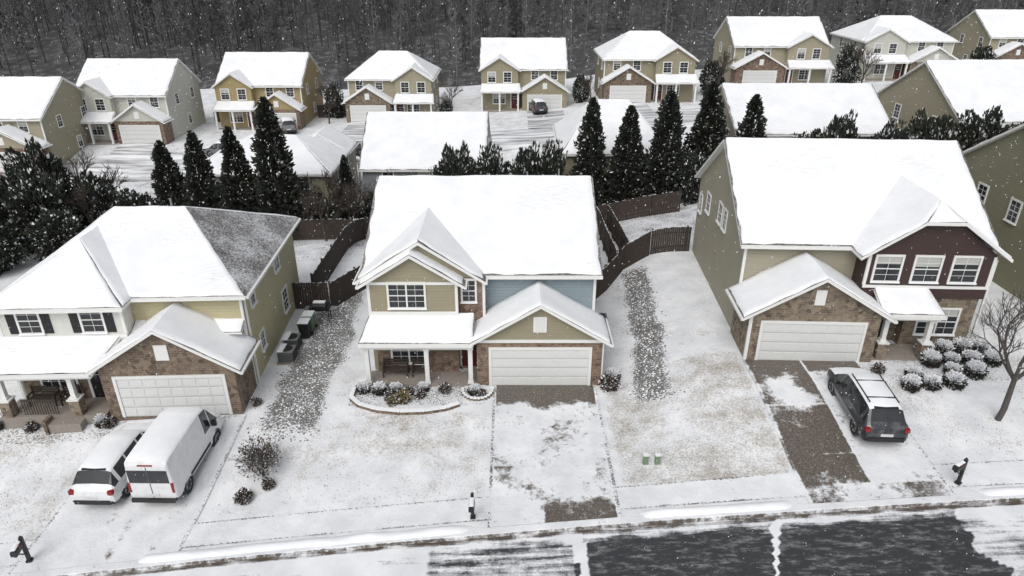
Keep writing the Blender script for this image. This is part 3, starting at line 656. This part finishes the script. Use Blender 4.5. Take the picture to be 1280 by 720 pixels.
for i in range(14):
    a=math.pi*(i/13); x=-1.75+.75*math.cos(a); y=29.35-.85*math.sin(a); m.box(x-.09,x+.09,y-.08,y+.08,-.1,.14,'stone'); m.box(x-.08,x+.08,y-.07,y+.07,.141,.18,'snow')
m.obj('flower_bed_edging')
# ---------------------------------------------------------------- fences
def fence(pts,h=1.8):
    m=MB()
    for a,b in zip(pts,pts[1:]):
        a=V((*a,0));b=V((*b,0)); d=(b-a); L=d.length; d.normalize(); n=V((d.y,-d.x,0)); k=int(L/.15)
        for i in range(k):
            s_=i*.15; p=a+d*s_; z_=zt(p.x,p.y); hh=h+random.uniform(-.03,.03)
            m.obox((p.x,p.y,z_),d,n,0,.138,0,.02,-.2,hh,'wood_dark')
            if random.random()<.45: m.obox((p.x,p.y,z_),d,n,.0,.138,-.005,.025,hh+.001,hh+random.uniform(.01,.03),'snow')
            if i%16==0: m.obox((p.x,p.y,z_),d,n,0,.1,-.121,-.021,-.3,h+.06,'wood_dark')
            for zz in(.35,1.35): m.obox((p.x,p.y,z_),d,n,0,.15,-.06,-.001,zz,zz+.09,'wood_dark')
    return m.obj('wooden_fence')
fence([(-13.9,38.4),(-11.2,38.4),(-9.6,41.5),(-7.5,43.8)])
fence([(-12.6,39.6),(-12.4,47),(-12.2,54)])
fence([(4.5,38.6),(6.1,40.6),(7.6,43.1),(9.6,44.3),(12.3,44.4)])
fence([(7.0,42.4),(6.8,47),(6.9,54)]); fence([(7.1,54.2),(11.5,54.2),(14,54.4)]); fence([(7.9,43.6),(7.7,49),(7.8,53.9)])
fence([(-12.2,54.1),(6.7,54.1)]); fence([(-34,53.5),(-12.5,53.5)])
fence([(24.6,44.6),(29.2,44.8)]); fence([(-41,96),(-39.3,96)]); fence([(-27.5,99),(-23,99.5)])
# ---------------------------------------------------------------- vehicles
def wheel(m,x,y,r,wd_,sgn):
    m.tube((x-wd_/2,y,r),(x+wd_/2,y,r),r,r,20,'tyre',True)
    xo=x+sgn*(wd_/2+.004); m.tube((xo-sgn*.002,y,r),(xo+sgn*.006,y,r),r*.66,r*.62,16,'rim',True)
    for i in range(5):
        a=i*1.2566; m.tube((xo+sgn*.012,y,r),(xo+sgn*.012,y+math.cos(a)*r*.6,r+math.sin(a)*r*.6),.04,.03,4,'black')
def loft(name,loc,rot,ST,FL,paint,wheels,r,snowr,extra=None,wx=.82,tilt=0):
    e=grp(name,loc,rot); e.rotation_euler[0]=R(tilt); m=MB()
    def ring(s_):
        y,zb,zbt,ztp,wb,wt=s_; zm=zb+(zbt-zb)*.5
        h=[(-wb*.92,zb),(-wb*.99,zb+.12),(-wb*1.01,zm),(-wb*.97,zbt),(-wt,ztp-.05),(-wt*.84,ztp),(0,ztp+.03)]
        return [V((a,y,b)) for a,b in h]+[V((-a,y,b)) for a,b in h[-2::-1]]
    rr=[ring(s_) for s_ in ST]; n=len(rr[0])
    for q in rr: m.v+=[tuple(p) for p in q]
    for i in range(len(ST)-1):
        for j in range(n-1):
            f=FL[i]; g_=paint
            if j in(3,8) and f in('s','w'): g_='glass'
            if j in(4,5,6,7) and f=='w': g_='glass'
            if j in(0,11): g_='black'
            m.f.append((i*n+j,(i+1)*n+j,(i+1)*n+j+1,i*n+j+1)); m.mi.append(m.mid(g_))
        m.f.append((i*n,i*n+n-1,(i+1)*n+n-1,(i+1)*n)); m.mi.append(m.mid('black'))
    m.f.append(tuple(range(n))); m.mi.append(m.mid(paint)); q=(len(ST)-1)*n; m.f.append(tuple(range(q+n-1,q-1,-1))); m.mi.append(m.mid(paint))
    b=m.obj('body',e,smooth=False)
    bv=b.modifiers.new('b','BEVEL'); bv.width=.03; bv.segments=3; bv.limit_method='ANGLE'; bv.angle_limit=R(22)
    wm=MB()
    for y in wheels:
        for sg in(-1,1):
            wheel(wm,sg*wx,y,r,.24,sg)
            wm.tube((sg*(wx+.0),y,r+.02),(sg*(wx+.115),y,r+.02),r*1.22,r*1.22,20,'black',True)
    wm.obj('wheels',e)
    s=MB()
    for i0,i1,j0,j1,th in snowr:
        A=[rr[i][j0:j1+1] for i in range(i0,i1+1)]
        nn=j1-j0+1; k=len(s.v)
        for ii,rw in enumerate(A):
            for jj,p in enumerate(rw):
                ed=ii in(0,len(A)-1) or jj in(0,nn-1); s.v.append((p.x*(.97 if ed else 1),p.y,p.z+(.02 if ed else th)))
        for ii in range(len(A)-1):
            for jj in range(nn-1):
                q=k+ii*nn+jj; s.f.append((q,q+nn,q+nn+1,q+1)); s.mi.append(s.mid('snow'))
    s.obj('snow_cover',e,smooth=True)
    d=MB(); extra(d); d.obj('details',e)
    return e
SUV=[(0,.42,.72,.78,.80,.74),(.07,.3,.86,.95,.90,.80),(.2,.26,.98,1.08,.92,.82),(.3,.26,1.02,1.16,.93,.80),(.62,.26,1.04,1.58,.935,.70),(.8,.26,1.04,1.63,.94,.70),(1.55,.24,1.03,1.67,.94,.71),(1.65,.24,1.03,1.67,.94,.71),(2.55,.24,1.02,1.66,.94,.70),(2.65,.24,1.02,1.65,.94,.70),(3.1,.24,1.0,1.58,.94,.67),(3.25,.24,1.0,1.50,.94,.68),(3.85,.26,.98,1.07,.93,.78),(4.3,.28,.92,.99,.92,.76),(4.6,.32,.78,.86,.87,.70),(4.72,.42,.62,.68,.78,.6)]
SF='bbbwbsbsbsbwbbb'
def suvx(rails=True):
    def f(d):
        for sg in(-1,1):
            d.box(sg*.80-.1,sg*.80+.1,.02,.2,.82,1.0,'red_lamp'); d.box(sg*.7-.13,sg*.7+.13,4.5,4.68,.66,.8,'headlamp')
            d.extr([(sg*.93,3.05,1.02),(sg*1.12,3.05,1.04),(sg*1.12,3.05,1.18),(sg*.93,3.05,1.14)],(0,.14,0),'black')
            if rails: d.box(sg*.60-.02,sg*.60+.02,.9,2.9,1.72,1.76,'black')
        if rails:
            for yy in (1.2,2.4): d.box(-.58,.58,yy,yy+.05,1.735,1.765,'black')
        d.box(-.26,.26,-.015,.03,.62,.75,'plate'); d.box(-.75,.75,-.04,.1,.36,.56,'black'); d.box(-.5,.5,4.6,4.74,.45,.6,'black')
        d.box(-.5,.5,.62,.72,1.6,1.66,'black')
    return f
def zb(x,y): return zt(x,y)+.05
loft('parked_car',(-17.2,21.75,zb(-17,24)-.12),-1,SUV,SF,'paint_white',(.95,3.75),.36,[(4,10,4,8,.09),(12,14,4,8,.06),(10,12,4,8,.05)],suvx(False),tilt=1.6)
loft('parked_car',(15.75,23.5,zb(15.6,25)-.02),-3,SUV,SF,'paint_dark',(.95,3.75),.36,[(4,10,4,8,.07),(12,14,3,9,.05),(10,12,4,8,.04)],suvx(),tilt=3.2)
VAN=[(0,.42,1.2,2.16,.93,.80),(.08,.34,1.25,2.3,.98,.86),(.3,.3,1.25,2.36,.99,.87),(1.3,.3,1.25,2.38,.99,.88),(2.6,.3,1.25,2.38,.99,.88),(3.0,.3,1.25,2.36,.99,.87),(3.1,.3,1.25,2.36,.99,.87),(3.7,.3,1.22,2.24,.98,.84),(3.8,.3,1.2,2.16,.98,.83),(4.45,.3,1.15,1.28,.97,.82),(4.85,.34,1.0,1.12,.93,.76),(5.0,.45,.78,.86,.84,.66)]
def vanx(d):
    for sg in(-1,1):
        d.obox((sg*.42-.39,0.01,1.30),X1,YN,0,.78,0,.03,0,.64,'glass'); d.box(sg*.88-.05,sg*.88+.05,-.02,.1,.8,1.3,'red_lamp'); d.box(sg*.7-.15,sg*.7+.15,4.8,4.98,.8,1.0,'headlamp')
        d.extr([(sg*.97,3.75,1.2),(sg*1.2,3.75,1.22),(sg*1.2,3.75,1.55),(sg*.97,3.75,1.45)],(0,.12,0),'black')
        d.box(sg*1.0-.015,sg*1.0+.015,1.3,3.3,.55,.68,'black')
    d.box(-.012,.012,-.012,.01,.5,2.1,'black'); d.box(-.26,.26,-.03,.01,.6,.73,'plate'); d.box(-.9,.9,-.12,.05,.34,.5,'black'); d.box(-.3,.3,-.02,.1,2.17,2.22,'red_lamp')
loft('parked_van',(-14.65,21.8,zb(-14.6,24)-.08),-1,VAN,'bbbbbbsbwbb','paint_white',(.95,3.95),.36,[(1,7,4,8,.10),(9,11,4,8,.05),(7,9,5,7,.03)],vanx,wx=.87,tilt=1.6)
for x,y,rr,p in((4.0,95,10,'paint_dark'),(-28.5,88.5,20,'paint_grey'),(-21.5,80,-82,'paint_dark'),(-31.5,80,80,'paint_grey')): loft('parked_car',(x,y,zt(x,y)+.1),rr,SUV,SF,p,(.95,3.75),.36,[(4,10,4,8,.08),(12,14,4,8,.06)],suvx(False))
# ---------------------------------------------------------------- small things
def mailbox(x,y,rot):
    e=grp('mailbox',(x,y,zt(x,y)),rot); m=MB()
    m.box(-.06,.06,-.06,.06,-.2,1.25,'mail_black'); m.box(-.1,.1,-.1,.1,-.05,.12,'mail_black'); m.box(-.045,.045,-.62,.061,.86,.95,'mail_black'); m.tube((0,-.05,.45),(0,-.45,.86),.03,.03,6,'mail_black',True)
    pr=[(-.11,0)]+[(-.11*math.cos(a),.16+.11*math.sin(a)) for a in [i*math.pi/8 for i in range(9)]]+[(.11,0)]
    m.extr([(a,-.68,.955+b) for a,b in pr],(0,.5,0),'mail_black'); m.box(.111,.125,-.45,-.42,1.1,1.3,'red_lamp')
    m.tube((0,0,1.25),(0,0,1.33),.07,.02,8,'mail_black',True); m.obj('post_and_box',e)
    s=MB(); s.snow((-.1,-.68,1.225),(.1,-.68,1.225),(.1,-.2,1.225),(-.1,-.2,1.225),th=.05,ins=.01,step=.08,mat='snow'); s.obj('snow_cap',e,smooth=True)
mailbox(-18.5,19.35,10); mailbox(-1.55,20.75,0); mailbox(17.9,21.6,-60)
for x,y in((5.75,23.6),(6.25,23.55)):
    e=grp('utility_box',(x,y,zt(x,y)),0); m=MB(); m.extr([(-.11,-.09,-.1),(.11,-.09,-.1),(.11,.09,-.1),(-.11,.09,-.1)],(0,0,.5),'green_box'); m.box(-.13,.13,-.11,.11,.401,.46,'green_box'); m.box(-.05,.05,-.1,-.091,.12,.25,'metal_grey'); m.box(-.12,.12,-.1,.1,.461,.48,'snow'); m.obj('cabinet',e)
def acunit(x,y):
    e=grp('air_conditioning_unit',(x,y,zt(x,y)),0); m=MB(); m.box(-.5,.5,-.5,.5,-.1,.08,'concrete'); m.box(-.4,.4,-.4,.4,.081,.75,'metal_grey')
    for i in range(9):
        z_=.14+i*.065
        m.box(-.415,.415,-.415,.415,z_,z_+.025,'black')
    m.tube((0,0,.75),(0,0,.79),.33,.31,16,'black',True); m.box(-.42,-.1,-.42,.42,.76,.82,'snow'); m.obj('casing',e)
acunit(-12.2,32.3); acunit(-12.3,33.6); acunit(5.2,36)
def bin_(x,y,mat):
    e=grp('wheelie_bin',(x,y,zt(x,y)),0); m=MB(); a=[(-.24,-.26,.08),(.24,-.26,.08),(.24,.26,.08),(-.24,.26,.08)]; b=[(-.3,-.34,1.0),(.3,-.34,1.0),(.3,.34,1.0),(-.3,.34,1.0)]
    for i in range(4): m.face([a[i],a[(i+1)%4],b[(i+1)%4],b[i]],mat)
    m.face(a[::-1],mat); m.box(-.32,.32,-.36,.36,1.0,1.06,mat); m.box(-.3,.3,-.33,.33,1.061,1.12,'snow'); m.tube((-.32,.28,.12),(.32,.28,.12),.12,.12,12,'tyre',True); m.tube((-.28,.42,.98),(.28,.42,.98),.02,.02,6,mat,True); m.obj('bin',e)
bin_(-11.9,34.8,'black'); bin_(-11.9,35.7,'green_box')
e=grp('barbecue_grill',(-11.5,36.8,zt(-11.5,36.8)),0); m=MB()
for x in(-.55,.5):
    for y in(-.25,.2): m.box(x,x+.05,y,y+.05,0,.8,'black')
m.box(-.6,.6,-.3,.3,.8,1.0,'black'); m.tube((-.4,0,1.0),(.4,0,1.0),.28,.28,16,'black',True); m.box(-.9,-.61,-.25,.25,.86,.9,'metal_grey'); m.box(.61,.9,-.25,.25,.86,.9,'metal_grey'); m.box(-.35,.35,-.15,.15,1.27,1.32,'snow'); m.obj('grill',e)
# ---------------------------------------------------------------- forest
m=MB(); random.seed(42)
for i in range(2000):
    x=random.uniform(-170,170); y=123+random.random()**.8*78
    if 70<x<92 and y<130: continue
    z_=zt(x,y); H=random.uniform(11,19); con=random.random()<.2
    mt='forest_c' if con else random.choice(['forest_a','forest_a','forest_b'])
    lean=V((random.uniform(-.6,.6),random.uniform(-.6,.6),0)); r=random.uniform(.08,.18)
    m.tube((x,y,z_-.5),(x+lean.x,y+lean.y,z_+H),r,.03,3,mt if not con else 'forest_a')
    for j in range(32 if not con else 70):
        t_=random.uniform(.25,1) if not con else random.uniform(.15,1); a=random.random()*6.28
        L=(1.2+2.6*(1-t_)) if not con else .5+2.4*(1-t_); p=V((x,y,z_))+lean*t_+V((0,0,H*t_)); up=random.uniform(.5,1.3) if not con else random.uniform(-.3,.3)
        q=p+V((math.cos(a)*L*.6,math.sin(a)*L*.6,L*up*.8)); wv=V((-math.sin(a),math.cos(a),0))*(.05 if not con else .28)
        if con: m.face([p,q+wv,q+V((0,0,.35)),q-wv],mt)
        else:
            m.face([p-V((0,0,.08)),q,p+V((0,0,.08))],mt); q2=p.lerp(q,.55)+V((random.uniform(-.9,.9),random.uniform(-.9,.9),random.uniform(.3,1.3))); m.face([p.lerp(q,.4),q2,p.lerp(q,.5)+wv],mt)
m.obj('forest')
# ---------------------------------------------------------------- falling snow
m,nt,b=newmat('snowflake',.9); b.inputs['Base Color'].default_value=(.8,.8,.82,1)
m=MB(); random.seed(77); mi=m.mid('snowflake')
for i in range(13000):
    y=5+random.random()*50; x=random.uniform(-1,1)*(4+y*.95); z_=random.uniform(.5,24); r=random.uniform(.003,.009)*(1+y*.035); k=len(m.v)
    if y<10: r*=.6
    s_=random.uniform(1,2.2)
    m.v+=[(x+r,y,z_),(x-r,y,z_),(x,y+r,z_),(x,y-r,z_),(x+r*.6,y,z_+r*s_),(x-r*.6,y,z_-r*s_)]
    for f in((0,2,4),(2,1,4),(1,3,4),(3,0,4),(2,0,5),(1,2,5),(3,1,5),(0,3,5)): m.f.append(tuple(k+q for q in f)); m.mi.append(mi)
m.obj('falling_snow')
# ---------------------------------------------------------------- light, camera
wld=bpy.data.worlds.new('World'); sc.world=wld; wld.use_nodes=True; nt=wld.node_tree; bg=nt.nodes['Background']
sk=nt.nodes.new('ShaderNodeTexSky'); sk.sky_type='NISHITA'; sk.sun_disc=False; sk.sun_elevation=R(50); sk.sun_rotation=R(200); sk.dust_density=4; sk.air_density=1.2
hs=nt.nodes.new('ShaderNodeHueSaturation'); hs.inputs['Saturation'].default_value=.28
nt.links.new(sk.outputs[0],hs.inputs['Color']); nt.links.new(hs.outputs[0],bg.inputs[0]); bg.inputs[1].default_value=.132
sl=bpy.data.lights.new('sun','SUN'); sl.energy=.85; sl.angle=R(40); sl.color=(1,.99,.97); so=bpy.data.objects.new('sun',sl); sc.collection.objects.link(so); so.rotation_euler=(R(40),0,R(-20)); so.location=(0,0,60)
cd=bpy.data.cameras.new('camera'); cam=bpy.data.objects.new('camera',cd); sc.collection.objects.link(cam); cam.location=(0,0,20); cam.rotation_euler=(R(90-25.8),0,0)
cd.sensor_width=36; cd.lens=36*865/1280; cd.clip_end=2000; cd.clip_start=.1; sc.camera=cam
sc.view_settings.view_transform='Standard'; sc.view_settings.look='None'; sc.view_settings.exposure=0
